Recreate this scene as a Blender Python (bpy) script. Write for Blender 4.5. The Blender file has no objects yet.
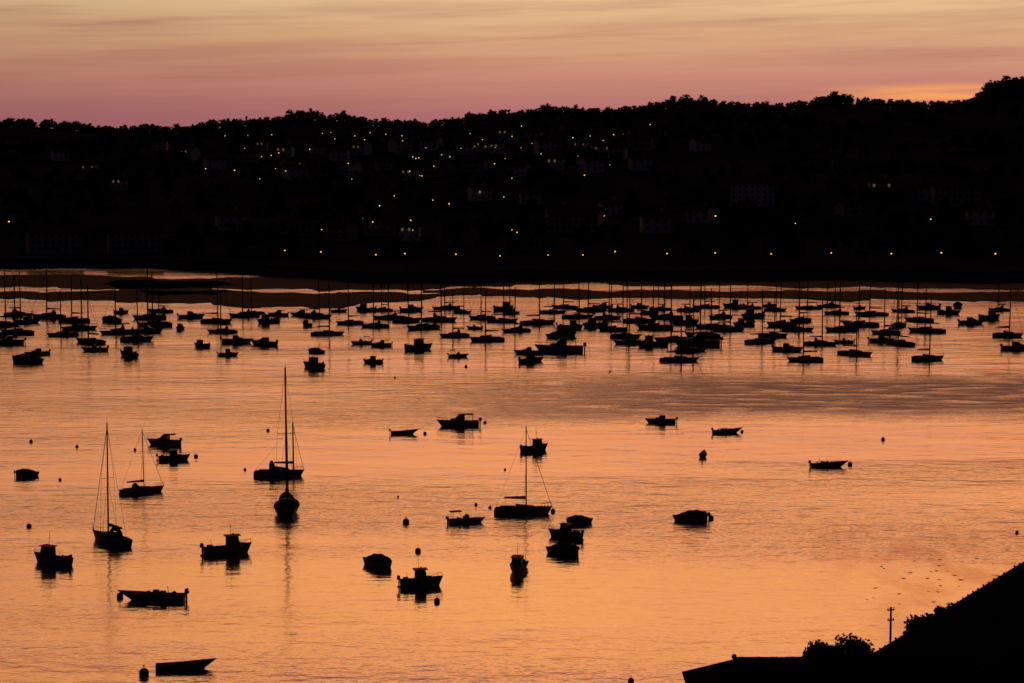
import bpy, math, random
import numpy as np
from mathutils import Vector, Matrix, noise as mnoise
random.seed(7); np.random.seed(7)
R_=math.radians
scene=bpy.context.scene
scene.view_settings.view_transform='Standard'
scene.view_settings.look='None'
scene.view_settings.exposure=0
COL=scene.collection
# ------------------------------------------------------------- camera
H=42.0; F=70/36*1024; HZ=150.0
TH=math.atan((341.5-HZ)/F)
cam=bpy.data.cameras.new("camera"); cam.lens=70; cam.sensor_width=36; cam.clip_start=0.5; cam.clip_end=20000
co=bpy.data.objects.new("camera",cam); COL.objects.link(co)
co.location=(0,0,H); co.rotation_euler=(math.pi/2-TH,0,0); scene.camera=co
def ray(px,py):
    x=(px-512)/F; y=-(py-341.5)/F
    return Vector((x, math.cos(TH)+y*math.sin(TH), -math.sin(TH)+y*math.cos(TH)))
def wp(px,py,z=0.0):          # pixel coordinates -> spot on the water
    d=ray(px,py); t=(z-H)/d.z
    return Vector((d.x*t,d.y*t,z))
def dp(px,py,D):
    d=ray(px,py); t=D/d.y
    return Vector((d.x*t,D,H+d.z*t))
# ------------------------------------------------------------- materials
def s2l(c): 
    return tuple(((v/255)/12.92 if v/255<=0.04045 else ((v/255+0.055)/1.055)**2.4) for v in c)
MATS={}
def mat(name,col,rough=0.6,var=0.3,scale=3.0,metal=0.0,bump=0.0,spec=0.15,emit=None,es=0):
    if name in MATS: return MATS[name]
    m=bpy.data.materials.new(name); m.use_nodes=True; nt=m.node_tree; b=nt.nodes["Principled BSDF"]
    tc=nt.nodes.new("ShaderNodeTexCoord"); n=nt.nodes.new("ShaderNodeTexNoise")
    n.inputs["Scale"].default_value=scale; n.inputs["Detail"].default_value=3
    nt.links.new(tc.outputs["Object"],n.inputs["Vector"])
    r=nt.nodes.new("ShaderNodeValToRGB"); nt.links.new(n.outputs["Fac"],r.inputs["Fac"])
    r.color_ramp.elements[0].position=0.3; r.color_ramp.elements[1].position=0.7
    r.color_ramp.elements[0].color=(*[c*(1-var) for c in col],1)
    r.color_ramp.elements[1].color=(*[min(1,c*(1+var)) for c in col],1)
    nt.links.new(r.outputs["Color"],b.inputs["Base Color"])
    b.inputs["Roughness"].default_value=rough; b.inputs["Metallic"].default_value=metal
    b.inputs["Specular IOR Level"].default_value=spec
    if bump>0:
        bp=nt.nodes.new("ShaderNodeBump"); bp.inputs["Distance"].default_value=bump
        nt.links.new(n.outputs["Fac"],bp.inputs["Height"]); nt.links.new(bp.outputs["Normal"],b.inputs["Normal"])
    if emit:
        b.inputs["Emission Color"].default_value=(*emit,1); b.inputs["Emission Strength"].default_value=es
        m.cycles.emission_sampling='NONE'
    MATS[name]=m; return m
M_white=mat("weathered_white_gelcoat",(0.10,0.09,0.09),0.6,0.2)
M_blue=mat("navy_hull_paint",(0.02,0.025,0.05),0.6,0.3)
M_red=mat("dark_red_hull_paint",(0.06,0.015,0.012),0.6,0.3)
M_green=mat("green_hull_paint",(0.02,0.04,0.03),0.6,0.3)
M_deck=mat("deck_nonskid",(0.05,0.045,0.04),0.9,0.2,8,bump=0.004,spec=0.05)
M_wood=mat("varnished_wood",(0.05,0.025,0.014),0.8,0.4,6)
M_glass=mat("dark_window_glass",(0.01,0.01,0.012),0.25,0.1,spec=0.4)
M_alu=mat("mast_aluminium",(0.02,0.02,0.022),0.9,0.15,4,spec=0.02)
M_wire=mat("rigging_wire",(0.015,0.015,0.015),0.9,0.1,spec=0.02)
M_canvas=mat("blue_canvas",(0.02,0.025,0.05),0.95,0.3,5,bump=0.01,spec=0.03)
M_motor=mat("outboard_black_plastic",(0.015,0.015,0.016),0.6,0.2)
M_buoyo=mat("faded_orange_buoy",(0.07,0.018,0.01),0.8,0.3)
M_buoyw=mat("grimy_white_buoy",(0.06,0.055,0.05),0.8,0.3)
M_leaf=mat("dark_foliage",(0.034,0.036,0.032),0.95,0.5,0.4,spec=0.0)
M_bark=mat("bark",(0.04,0.03,0.022),0.95,0.4,4,bump=0.03,spec=0.0)
M_wall=mat("whitewashed_render",(0.38,0.35,0.40),0.9,0.12,0.6,spec=0.05)
M_wall2=mat("ochre_render",(0.2,0.17,0.17),0.9,0.15,0.6,spec=0.05)
M_tile=mat("terracotta_roof_tile",(0.05,0.022,0.016),0.95,0.4,3,bump=0.03,spec=0.0)
M_oldtile=mat("old_dark_roof_tile",(0.012,0.009,0.008),0.98,0.5,3,bump=0.02,spec=0.0)
M_door=mat("painted_timber_door",(0.06,0.03,0.025),0.8,0.2)
M_pane=mat("unlit_window_pane",(0.015,0.015,0.02),0.3,0.1)
M_lit=mat("lit_window_pane",(0.3,0.2,0.1),0.6,0.1,emit=(1,0.6,0.28),es=0.10)
M_pole=mat("galvanised_steel",(0.03,0.03,0.03),0.85,0.2,spec=0.03)
M_lampo=mat("sodium_lamp_glass",(0.5,0.3,0.1),0.5,0.1,emit=(1.0,0.48,0.18),es=2.0)
M_lampw=mat("white_lamp_glass",(0.5,0.45,0.4),0.5,0.1,emit=(1.0,0.62,0.38),es=1.6)
M_mud=mat("wet_mud",(0.014,0.009,0.009),0.85,0.7,0.06,bump=0.05,spec=0.06)
M_hill=mat("hillside_scrub",(0.024,0.024,0.022),0.95,0.5,0.02,bump=0.3,spec=0.0)
M_road=mat("promenade_asphalt",(0.03,0.03,0.03),0.95,0.2,0.5,spec=0.0)
M_stone=mat("quay_stone",(0.05,0.045,0.04),0.95,0.4,0.8,bump=0.05,spec=0.0)
M_rock=mat("weedy_rock",(0.04,0.03,0.025),0.95,0.5,2,bump=0.05,spec=0.05)
# ------------------------------------------------------------- mesh builder
class MB:
    def __init__(s): s.v=[]; s.f=[]
    def add(s,vs,fs):
        o=len(s.v); s.v+= [tuple(v) for v in vs]; s.f+=[tuple(i+o for i in f) for f in fs]
    def box(s,c,d,rz=0):
        cx,cy,cz=c; dx,dy,dz=[q/2 for q in d]; ca,sa=math.cos(rz),math.sin(rz)
        vs=[]
        for z in(-dz,dz):
            for x,y in((-dx,-dy),(dx,-dy),(dx,dy),(-dx,dy)):
                vs.append((cx+x*ca-y*sa,cy+x*sa+y*ca,cz+z))
        s.hexa(vs)
    def hexa(s,vs): s.add(vs,[(3,2,1,0),(4,5,6,7),(0,1,5,4),(1,2,6,5),(2,3,7,6),(3,0,4,7)])
    def cyl(s,p,q,r0,r1=None,n=7):
        r1=r0 if r1 is None else r1; p=Vector(p);q=Vector(q); d=(q-p).normalized()
        a=d.orthogonal().normalized(); b=d.cross(a); vs=[]
        for c,r in((p,r0),(q,r1)):
            for i in range(n):
                t=2*math.pi*i/n; vs.append(c+a*r*math.cos(t)+b*r*math.sin(t))
        s.add(vs,[(i,(i+1)%n,n+(i+1)%n,n+i) for i in range(n)]+[tuple(range(n-1,-1,-1)),tuple(range(n,2*n))])
    def rows(s,rows,cap0=False,cap1=False):
        n=len(rows[0]); vs=[p for r in rows for p in r]; fs=[]
        for i in range(len(rows)-1):
            for j in range(n-1): fs.append((i*n+j,i*n+j+1,(i+1)*n+j+1,(i+1)*n+j))
        if cap0: fs.append(tuple(range(n-1,-1,-1)))
        if cap1: fs.append(tuple(range((len(rows)-1)*n,len(rows)*n)))
        s.add(vs,fs)
    def ball(s,c,r,nu=12,nv=8,sz=1.0,jit=0):
        rows=[]
        for i in range(nv+1):
            ph=math.pi*i/nv; row=[]
            for j in range(nu+1):
                t=2*math.pi*(j%nu)/nu; k=1+jit*mnoise.noise(Vector((c[0]*3+math.cos(t)*math.sin(ph)*1.3,c[1]*3+math.sin(t)*math.sin(ph)*1.3,math.cos(ph)*1.3)))
                row.append((c[0]+r*k*math.sin(ph)*math.cos(t),c[1]+r*k*math.sin(ph)*math.sin(t),c[2]+r*k*sz*math.cos(ph)))
            rows.append(row)
        s.rows(rows)
    def mesh(s,name,m,smooth=False):
        me=bpy.data.meshes.new(name); me.from_pydata(s.v,[],s.f); me.materials.append(m)
        if smooth: me.polygons.foreach_set("use_smooth",[True]*len(me.polygons))
        me.update(); return me
def fast_mesh(name,V,Q,m):
    me=bpy.data.meshes.new(name); n=len(Q)
    me.vertices.add(len(V)); me.vertices.foreach_set("co",V.astype(np.float32).ravel())
    me.loops.add(n*4); me.loops.foreach_set("vertex_index",Q.astype(np.int32).ravel())
    me.polygons.add(n); me.polygons.foreach_set("loop_start",np.arange(0,n*4,4,dtype=np.int32))
    me.materials.append(m); me.update(calc_edges=True); me.validate(); return me
def part(name,me,parent=None,loc=(0,0,0)):
    o=bpy.data.objects.new(name,me); COL.objects.link(o); o.location=loc
    if parent: o.parent=parent
    return o
def struct(name,me,label):
    o=part(name,me); o["kind"]="structure"; o["label"]=label; o["category"]=name.replace("_"," "); return o
def place(tpl,name,loc,rz=0,sc=1,label="",cat="",group=None,roll=0,pitch=0):
    e=bpy.data.objects.new(name,None); e.empty_display_size=0.5; COL.objects.link(e)
    e.location=loc; e.rotation_euler=(roll,pitch,rz); e.scale=(sc,sc,sc) if not isinstance(sc,tuple) else sc
    e["label"]=label; e["category"]=cat
    if group: e["group"]=group
    made=[]
    for pn,me,pi in tpl:
        o=bpy.data.objects.new(pn,me); COL.objects.link(o)
        o.parent=e if pi<0 else made[pi]; made.append(o)
    return e
# ------------------------------------------------------------- boats
def hullfun(L,B,Hh,D,tr,rake,sheer):
    def st(t,inset=0.0,kz=0.0):
        if t<0.4: b=tr+(1-tr)*math.sin(t/0.4*math.pi/2)
        else: b=max(0.0,1-((t-0.4)/0.6)**2.3)
        b=b*B/2*(1-inset)+0.015
        g=Hh*(1+sheer*max(0,(t-0.3)/0.7)**2+0.06*(1-t))
        k=-D*(1-max(0,(t-0.75)/0.25)**2*0.9)+kz
        return b,g,k,L*(t-0.5)
    return st
def hull_rows(st,rake,Hh,nst=16,ns=6,inset=0,kz=0):
    rows=[]
    for i in range(nst+1):
        t=i/nst; b,g,k,x=st(t,inset,kz); row=[]
        for j in range(-ns,ns+1):
            a=abs(j)/ns; z=k+(g-k)*a**1.5; y=math.copysign(b*a**0.45,j) if j else 0
            row.append((x+rake*t**5*max(0,z)/Hh,y,z))
        rows.append(row)
    return rows
def gun(st,rake,Hh,t,dz=0,inset=0):
    b,g,k,x=st(t); return x+rake*t**5*g/Hh, b*(1-inset), g+dz
def mk_hull(L,B,Hh,D,tr,rake,sheer,m,open_=False,nst=16):
    st=hullfun(L,B,Hh,D,tr,rake,sheer); mb=MB()
    r=hull_rows(st,rake,Hh,nst); mb.rows(r,cap0=not open_)
    if open_:
        ri=hull_rows(st,rake,Hh,nst,inset=0.09,kz=0.10)
        mb.rows([list(reversed(q)) for q in ri])
        for i in range(nst):
            for s in(0,-1):
                mb.add([r[i][s],r[i+1][s],ri[i+1][s],ri[i][s]],[(0,1,2,3)])
        n=len(r[0]); mb.add(r[0],[tuple(range(n))])
    for s in(0,-1):
        for i in range(nst):
            a=Vector(r[i][s]);b=Vector(r[i+1][s]); mb.cyl(a,b,0.035,n=5)
    return st,mb.mesh("hull",m,True)
def mk_deck(st,rake,Hh,t0=0,t1=1,dz=-0.06,nst=12,m=None):
    mb=MB(); rows=[]
    for i in range(nst+1):
        t=t0+(t1-t0)*i/nst; x,b,z=gun(st,rake,Hh,t,dz,0.02)
        rows.append([(x,-b,z),(x,-b*0.5,z+0.03),(x,0,z+0.04),(x,b*0.5,z+0.03),(x,b,z)])
    mb.rows(rows); return mb.mesh("deck",m or M_deck)
def frust(x0,x1,w0,w1,z0,z1,rb=0.0,rf=0.0,top=0.85):
    return [Vector(p) for p in((x0,-w0,z0),(x1,-w1,z0),(x1,w1,z0),(x0,w0,z0),
        (x0+rb,-w0*top,z1),(x1-rf,-w1*top,z1),(x1-rf,w1*top,z1),(x0+rb,w0*top,z1))]
FACES={'port':(2,3,7,6),'star':(0,1,5,4),'front':(1,2,6,5),'back':(3,0,4,7)}
def panel(c,face,u0,u1,v0,v1,off=0.015):
    a,b,d,e=[c[i] for i in FACES[face]]
    def P(u,v): return (a*(1-u)+b*u)*(1-v)+(e*(1-u)+d*u)*v
    n=(b-a).cross(e-a).normalized()
    q=[P(u0,v0),P(u1,v0),P(u1,v1),P(u0,v1)]
    mb=MB(); mb.hexa([p-n*0.01 for p in q]+[p+n*off for p in q]); return mb
def outboard(x,z,s=1.0):
    mb=MB()
    mb.hexa([(x-0.45*s,-0.14*s,z+0.15*s),(x-0.02,-0.14*s,z+0.15*s),(x-0.02,0.14*s,z+0.15*s),(x-0.45*s,0.14*s,z+0.15*s),
             (x-0.36*s,-0.12*s,z+0.6*s),(x-0.06,-0.12*s,z+0.52*s),(x-0.06,0.12*s,z+0.52*s),(x-0.36*s,0.12*s,z+0.6*s)])
    mb.box((x-0.2*s,0,z-0.2*s),(0.14*s,0.1*s,0.8*s)); mb.box((x-0.24*s,0,z-0.62*s),(0.4*s,0.05,0.12*s))
    mb.box((x+0.02,0,z+0.05*s),(0.12,0.3*s,0.25*s))
    return mb.mesh("outboard_motor",M_motor)
def rail(st,rake,Hh,t0,t1,h=0.5,n=5,both=True):
    mb=MB(); prev=[None,None]
    for i in range(n+1):
        t=t0+(t1-t0)*i/n; x,b,z=gun(st,rake,Hh,t,0,0.06)
        for k,s in enumerate((-1,1)):
            mb.cyl((x,s*b,z-0.05),(x,s*b,z+h),0.018,n=5)
            if prev[k]: mb.cyl(prev[k],(x,s*b,z+h),0.02,n=5)
            prev[k]=(x,s*b,z+h)
    if t1>0.96: mb.cyl(prev[0],prev[1],0.02,n=5)
    return mb.mesh("railing",M_pole)
def sailboat(L=7.0,mastH=10.0,hm=M_white,cover=True,dodger=False,sailm=M_canvas,mxf=0.08,mr=0.085,cab=1.0,fb=0.105,wr=0.014):
    B=L*0.33;Hh=fb*L;rake=0.06*L;T=[]
    st,hm_=mk_hull(L,B,Hh,0.35,0.62,rake,0.28,hm)
    T.append(("hull",hm_,-1)); T.append(("deck",mk_deck(st,rake,Hh),-1))
    zd=Hh*1.02
    mb=MB(); rows=[]
    x0,x1=-0.12*L,0.27*L
    for i in range(9):
        u=i/8; x=x0+(x1-x0)*u; w=B*0.33*(1-0.45*u**1.5); h=0.48*cab*(1-0.45*u)*(0.25 if i==8 else 1)*L/7
        rows.append([(x,-w,zd-0.08),(x,-w*0.92,zd+h*0.8),(x,-w*0.5,zd+h),(x,0,zd+h*1.06),(x,w*0.5,zd+h),(x,w*0.92,zd+h*0.8),(x,w,zd-0.08)])
    mb.rows(rows,True,True); T.append(("cabin",mb.mesh("cabin",hm),-1)); ci=len(T)-1
    for s in(-1,1):
        for xx in(0.02*L,0.11*L):
            mb=MB(); mb.box((xx,s*B*0.30,zd+0.2*L/7),(0.055*L,0.05,0.13*L/7),-s*0.1); T.append(("window",mb.mesh("window",M_glass),ci))
    mb=MB()
    for s in(-1,1): mb.box((-0.27*L,s*B*0.29,zd+0.08),(0.28*L,0.08,0.26))
    mb.box((-0.41*L,0,zd+0.05),(0.06,B*0.56,0.2)); T.append(("cockpit",mb.mesh("cockpit",M_deck),-1))
    mx=mxf*L
    mb=MB(); mb.cyl((mx,0,zd),(mx-0.1,0,zd+mastH),mr,mr*0.75,8)
    sp=zd+mastH*0.52
    mb.cyl((mx-0.05,-B*0.36,sp),(mx-0.05,B*0.36,sp),0.03,n=5); mb.ball((mx-0.1,0,zd+mastH+0.05),0.09,6,4); mb.cyl((mx-0.1,0,zd+mastH),(mx-0.1,0,zd+mastH+0.5),0.02,n=5)
    T.append(("mast",mb.mesh("mast",M_alu),-1))
    bz=zd+1.15*L/7; bl=0.43*L
    mb=MB(); mb.cyl((mx-0.1,0,bz),(mx-bl,0,bz+0.08),0.06,0.05); T.append(("boom",mb.mesh("boom",M_alu),-1))
    if cover:
        mb=MB(); rows=[]
        for i in range(9):
            u=i/8; x=mx-0.12-(bl-0.2)*u; r=0.17*(1-0.45*u)*(1+0.12*math.sin(i*2.3)); 
            rows.append([(x,r*0.8*math.cos(a),bz+0.15+r*1.2*math.sin(a)) for a in [k*math.pi*2/8 for k in range(9)]])
        mb.rows(rows,True,True); T.append(("furled_sail",mb.mesh("furled_sail",sailm,True),-1))
    mb=MB(); top=(mx-0.1,0,zd+mastH*0.98)
    bow=gun(st,rake,Hh,0.99); stern=gun(st,rake,Hh,0.0)
    mb.cyl((bow[0],0,bow[2]),top,0.032,n=5)
    mb.cyl((stern[0],0,stern[2]),top,wr,n=4)
    for s in(-1,1):
        mb.cyl((mx-0.1,s*B*0.46,zd),(mx-0.05,s*B*0.36,sp),wr,n=4); mb.cyl((mx-0.05,s*B*0.36,sp),top,wr,n=4)
        mb.cyl((mx-0.4,s*B*0.45,zd),(mx-0.05,0,sp),wr,n=4)
    T.append(("rigging",mb.mesh("rigging",M_wire),-1))
    T.append(("railing",rail(st,rake,Hh,0.84,0.99,0.5,3),-1))
    mb=MB(); mb.hexa([(-L*0.5-0.3,-0.03,-0.5),(-L*0.5,-0.03,-0.5),(-L*0.5,0.03,-0.5),(-L*0.5-0.3,0.03,-0.5),(-L*0.5-0.2,-0.03,zd),(-L*0.5,-0.03,zd),(-L*0.5,0.03,zd),(-L*0.5-0.2,0.03,zd)])
    mb.cyl((-L*0.5-0.1,0,zd),(-L*0.36,0,zd+0.25),0.025); T.append(("rudder",mb.mesh("rudder",M_wood),-1))
    if dodger:
        mb=MB(); rows=[]
        for i in range(5):
            u=i/4; x=x0-0.5+0.9*u; hh=0.95*cab*math.sin(math.pi*(0.25+0.6*u))
            rows.append([(x,B*0.34*math.cos(a),zd+0.15+hh*math.sin(a)) for a in [k*math.pi/8 for k in range(9)]])
        mb.rows(rows); T.append(("spray_hood",mb.mesh("spray_hood",M_canvas,True),-1))
    return T
def wheelhouse(L=6.0,hm=M_white,aft=False,antenna=2.0,bulwark=True):
    B=L*0.37;Hh=0.145*L;rake=0.07*L;T=[]
    st,h=mk_hull(L,B,Hh,0.3,0.85,rake,0.42,hm)
    T.append(("hull",h,-1)); T.append(("deck",mk_deck(st,rake,Hh,0,1,-0.22),-1))
    cx=-0.12*L if aft else 0.02*L
    c=frust(cx,cx+0.30*L,B*0.36,B*0.32,Hh-0.22,Hh+1.4*L/6,0.03,0.28,0.86)
    mb=MB(); mb.hexa(c); T.append(("wheelhouse",mb.mesh("wheelhouse",hm),-1)); ci=2
    c2=frust(cx+0.29*L,cx+0.46*L,B*0.29,B*0.14,Hh-0.2,Hh+0.42,0,0.25,0.8)
    mb=MB(); mb.hexa(c2); T.append(("forward_cabin",mb.mesh("forward_cabin",M_white),-1))
    for f,us in(('port',((.08,.47),(.53,.9))),('star',((.1,.47),(.53,.92))),('front',((.06,.47),(.53,.94)))):
        for u0,u1 in us: T.append(("window",panel(c,f,u0,u1,0.56,0.9).mesh("window",M_glass),ci))
    T.append(("door",panel(c,'back',0.3,0.7,0.05,0.9).mesh("door",M_wood),ci))
    zt=Hh+1.4*L/6
    mb=MB(); mb.box((cx+0.13*L,0,zt+0.03),(0.36*L,B*0.70,0.08)); T.append(("roof",mb.mesh("roof",M_white),ci))
    mb=MB(); mb.cyl((cx+0.1*L,0,zt),(cx+0.08*L,0,zt+antenna),0.035,0.02); mb.cyl((cx+0.09*L,-0.35,zt+antenna*0.55),(cx+0.09*L,0.35,zt+antenna*0.55),0.02); mb.ball((cx+0.16*L,0.2,zt+0.2),0.12,6,4)
    T.append(("antenna",mb.mesh("antenna",M_alu),-1))
    T.append(("railing",rail(st,rake,Hh,0.66,0.985,0.45,4),-1))
    T.append(("outboard_motor",outboard(-L/2,Hh,1.25),-1))
    mb=MB(); mb.box((-0.36*L,0,Hh+0.1),(0.12*L,B*0.5,0.55)); mb.cyl((-0.3*L,B*0.3,Hh-.1),(-0.32*L,B*0.3,Hh+1.0),0.03); mb.ball((-0.22*L,-B*0.25,Hh+0.15),0.25,8,6)
    T.append(("engine_box",mb.mesh("engine_box",M_deck),-1))
    return T
def cruiser(L=7.5,hm=M_white,top=True):
    B=L*0.36;Hh=0.13*L;rake=0.10*L;T=[]
    st,h=mk_hull(L,B,Hh,0.3,0.9,rake,0.3,hm)
    T.append(("hull",h,-1)); T.append(("deck",mk_deck(st,rake,Hh,0,1,-0.05),-1))
    c=frust(-0.12*L,0.33*L,B*0.38,B*0.22,Hh-0.08,Hh+0.5,0,0.75,0.88); mb=MB(); mb.hexa(c); T.append(("cabin",mb.mesh("cabin",M_white),-1))
    for f in('port','star'): T.append(("window",panel(c,f,0.2,0.75,0.35,0.8).mesh("window",M_glass),2))
    w=frust(-0.13*L,0.14*L,B*0.35,B*0.30,Hh+0.5,Hh+1.2,0.1,0.65,0.88); mb=MB(); mb.hexa(w); T.append(("windshield",mb.mesh("windshield",M_glass),-1))
    if top:
        mb=MB(); mb.hexa([Vector(p) for p in((-0.36*L,-B*.33,Hh+1.3),(0.05*L,-B*.30,Hh+1.2),(0.05*L,B*.30,Hh+1.2),(-0.36*L,B*.33,Hh+1.3),(-0.34*L,-B*.3,Hh+1.42),(0.03*L,-B*.27,Hh+1.32),(0.03*L,B*.27,Hh+1.32),(-0.34*L,B*.3,Hh+1.42))])
        for s in(-1,1):
            mb.cyl((-0.34*L,s*B*.36,Hh),(-0.33*L,s*B*.31,Hh+1.3),0.03); mb.cyl((-0.15*L,s*B*.38,Hh),(-0.3*L,s*B*.31,Hh+1.3),0.025)
        T.append(("canopy",mb.mesh("canopy",M_canvas),-1))
    T.append(("railing",rail(st,rake,Hh,0.55,0.985,0.42,5),-1))
    T.append(("outboard_motor",outboard(-L/2,Hh-0.1,1.4),-1))
    mb=MB(); mb.cyl((-0.3*L,0,Hh+1.1),(-0.34*L,0,Hh+2.4),0.02,0.015); T.append(("antenna",mb.mesh("antenna",M_alu),-1))
    return T
def covered(L=5.0,hm=M_white):
    B=L*0.42;Hh=0.13*L;rake=0.06*L;T=[]
    st,h=mk_hull(L,B,Hh,0.22,0.88,rake,0.25,hm); T.append(("hull",h,-1))
    mb=MB(); rows=[]
    for i in range(13):
        t=i/12; x,b,z=gun(st,rake,Hh,t,0.02,-0.03); u=max(0,1-((t-0.36)/0.5)**2); hh=0.10+0.85*u**0.8+0.07*math.sin(i*2.1)
        if t>0.85: hh*=0.4
        rows.append([(x,b*math.cos(a),z-0.05+hh*math.sin(a)**1.1 if math.sin(a)>0 else z-0.05) for a in [k*math.pi/8 for k in range(9)]])
    mb.rows(rows,True,True); T.append(("cover",mb.mesh("cover",M_canvas,True),-1))
    T.append(("outboard_motor",outboard(-L/2,Hh,1.1),-1))
    return T
def openboat(L=5.0,hm=M_blue,motor=True,oars=False,gear=False):
    B=L*0.36;Hh=0.085*L;rake=0.13*L;T=[]
    st,h=mk_hull(L,B,Hh,0.18,0.72,rake,1.0,hm,True); T.append(("hull",h,-1))
    for t in(0.12,0.42,0.68):
        b,g,k,x=st(t); mb=MB(); mb.box((x,0,g-0.14),(0.28,b*1.86,0.05)); T.append(("seat",mb.mesh("seat",M_wood),-1))
    mb=MB(); rows=[]
    for i in range(5):
        t=0.8+0.19*i/4; x,b,z=gun(st,rake,Hh,t,-0.01,0.0); rows.append([(x,-b,z),(x,0,z+0.03),(x,b,z)])
    mb.rows(rows); T.append(("foredeck",mb.mesh("foredeck",M_wood),-1))
    if motor: T.append(("outboard_motor",outboard(-L/2,Hh,1.0),-1))
    if oars:
        mb=MB()
        for s in(-1,1):
            mb.cyl((-0.3*L,s*0.25,Hh-0.02),(0.22*L,s*0.4,Hh+0.06),0.03); mb.box((0.27*L,s*0.42,Hh+0.07),(0.5,0.16,0.04))
        T.append(("oar",mb.mesh("oar",M_wood),-1))
    if gear:
        mb=MB(); mb.box((-0.1*L,0.1,Hh+0.05),(0.6,0.7,0.6),0.3); mb.ball((0.18*L,-0.1,Hh+0.05),0.34,8,6); mb.cyl((-0.22*L,0.3,Hh-.1),(-0.2*L,0.3,Hh+0.85),0.03); mb.box((0.04*L,-0.1,Hh+0.1),(0.45,0.5,0.65),-0.2); mb.ball((-0.3*L,-0.2,Hh+0.02),0.3,8,6)
        T.append(("fishing_gear",mb.mesh("fishing_gear",M_canvas),-1))
    return T
def console(L=5.5,hm=M_white,arch=True):
    B=L*0.38;Hh=0.13*L;rake=0.1*L;T=[]
    st,h=mk_hull(L,B,Hh,0.22,0.9,rake,0.35,hm); T.append(("hull",h,-1)); T.append(("deck",mk_deck(st,rake,Hh,0,1,-0.2),-1))
    c=frust(-0.05*L,0.16*L,0.4,0.36,Hh-0.2,Hh+0.62,0,0.2,0.85); mb=MB(); mb.hexa(c); T.append(("console",mb.mesh("console",M_white),-1))
    w=frust(0.0*L,0.14*L,0.36,0.32,Hh+0.62,Hh+0.98,0.1,0.3,0.85); mb=MB(); mb.hexa(w); T.append(("windshield",mb.mesh("windshield",M_glass),-1))
    mb=MB(); mb.box((-0.2*L,0,Hh+0.1),(0.4,0.9,0.6)); T.append(("seat",mb.mesh("seat",M_canvas),-1))
    if arch:
        mb=MB()
        for s in(-1,1): mb.cyl((-0.36*L,s*B*.4,Hh),(-0.40*L,s*B*.34,Hh+1.5),0.035)
        for s in(-1,1): mb.cyl((-0.05*L,s*B*.4,Hh),(-0.2*L,s*B*.34,Hh+1.55),0.025)
        mb.hexa([Vector(p) for p in((-0.48*L,-B*.36,Hh+1.5),(-0.1*L,-B*.34,Hh+1.56),(-0.1*L,B*.34,Hh+1.56),(-0.48*L,B*.36,Hh+1.5),(-0.46*L,-B*.34,Hh+1.58),(-0.12*L,-B*.3,Hh+1.64),(-0.12*L,B*.3,Hh+1.64),(-0.46*L,B*.34,Hh+1.58))])
        T.append(("canopy",mb.mesh("canopy",M_canvas),-1))
    T.append(("railing",rail(st,rake,Hh,0.6,0.985,0.35,4),-1)); T.append(("outboard_motor",outboard(-L/2,Hh-0.05,1.3),-1))
    return T
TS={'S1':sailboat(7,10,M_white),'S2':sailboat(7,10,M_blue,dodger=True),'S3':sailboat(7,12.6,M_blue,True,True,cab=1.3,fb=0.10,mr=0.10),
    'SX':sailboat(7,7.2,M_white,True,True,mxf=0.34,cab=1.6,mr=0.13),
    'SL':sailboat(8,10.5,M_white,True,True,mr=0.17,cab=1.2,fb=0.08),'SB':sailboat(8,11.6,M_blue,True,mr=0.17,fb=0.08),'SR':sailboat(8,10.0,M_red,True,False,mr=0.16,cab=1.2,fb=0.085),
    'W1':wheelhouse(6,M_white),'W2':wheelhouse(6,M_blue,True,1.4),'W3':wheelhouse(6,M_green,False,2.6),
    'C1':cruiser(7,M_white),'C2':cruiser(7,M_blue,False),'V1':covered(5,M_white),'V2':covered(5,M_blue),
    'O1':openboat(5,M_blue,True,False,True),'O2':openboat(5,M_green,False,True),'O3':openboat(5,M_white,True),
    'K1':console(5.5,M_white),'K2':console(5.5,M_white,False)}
LEN={'S1':7,'S2':7,'S3':7,'SX':7,'SL':8,'SB':8,'SR':8,'W1':6,'W2':6,'W3':6,'C1':7,'C2':7,'V1':5,'V2':5,'O1':5,'O2':5,'O3':5,'K1':5.5,'K2':5.5}
INFO={'S':("sailing_boat","sailing boat"),'W':("fishing_boat","fishing boat"),'C':("cabin_cruiser","motor boat"),'V':("covered_boat","small boat"),'O':("open_boat","rowing boat"),'K':("motor_boat","motor boat")}
LAB={'S1':"white sloop with bare mast and sail furled on boom",'S2':"navy sloop with spray hood and furled sail at mooring",'S3':"navy sloop with tall mast and spray hood at mooring",'SX':"white motor sailer with short mast set forward",
 'SL':"white moored yacht with spray hood and bare mast",'SB':"navy moored yacht with tall bare mast on calm water",'SR':"dark red moored yacht with bare mast and furled sail",
 'W1':"white fishing boat with small wheelhouse moored on water",'W2':"navy fishing boat with wheelhouse set aft, moored",'W3':"green fishing boat with wheelhouse and tall antenna, moored",
 'C1':"white cabin cruiser with canopy moored on calm water",'C2':"navy cabin cruiser with raked windshield moored on water",'V1':"small white boat under dark cover on orange water",'V2':"small navy boat under dark cover on orange water",
 'O1':"open wooden boat loaded with gear, outboard on stern",'O2':"empty green rowing boat with oars laid inside",'O3':"small open white skiff with outboard at its mooring",
 'K1':"white open motor boat with console and sun canopy",'K2':"white open motor boat with centre console at mooring"}
def boat(k,px,py,L,hd,label=None,group=None,zs=1.0):
    p=wp(px,py); s=L/LEN[k]; n,c=INFO[k[0]]
    return place(TS[k],n,p,R_(hd),(s,s,s*zs),label or LAB[k],c,group,R_(random.uniform(-1.4,1.4)),R_(random.uniform(-0.7,0.7)))
NG="boats moored in the near bay"
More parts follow.
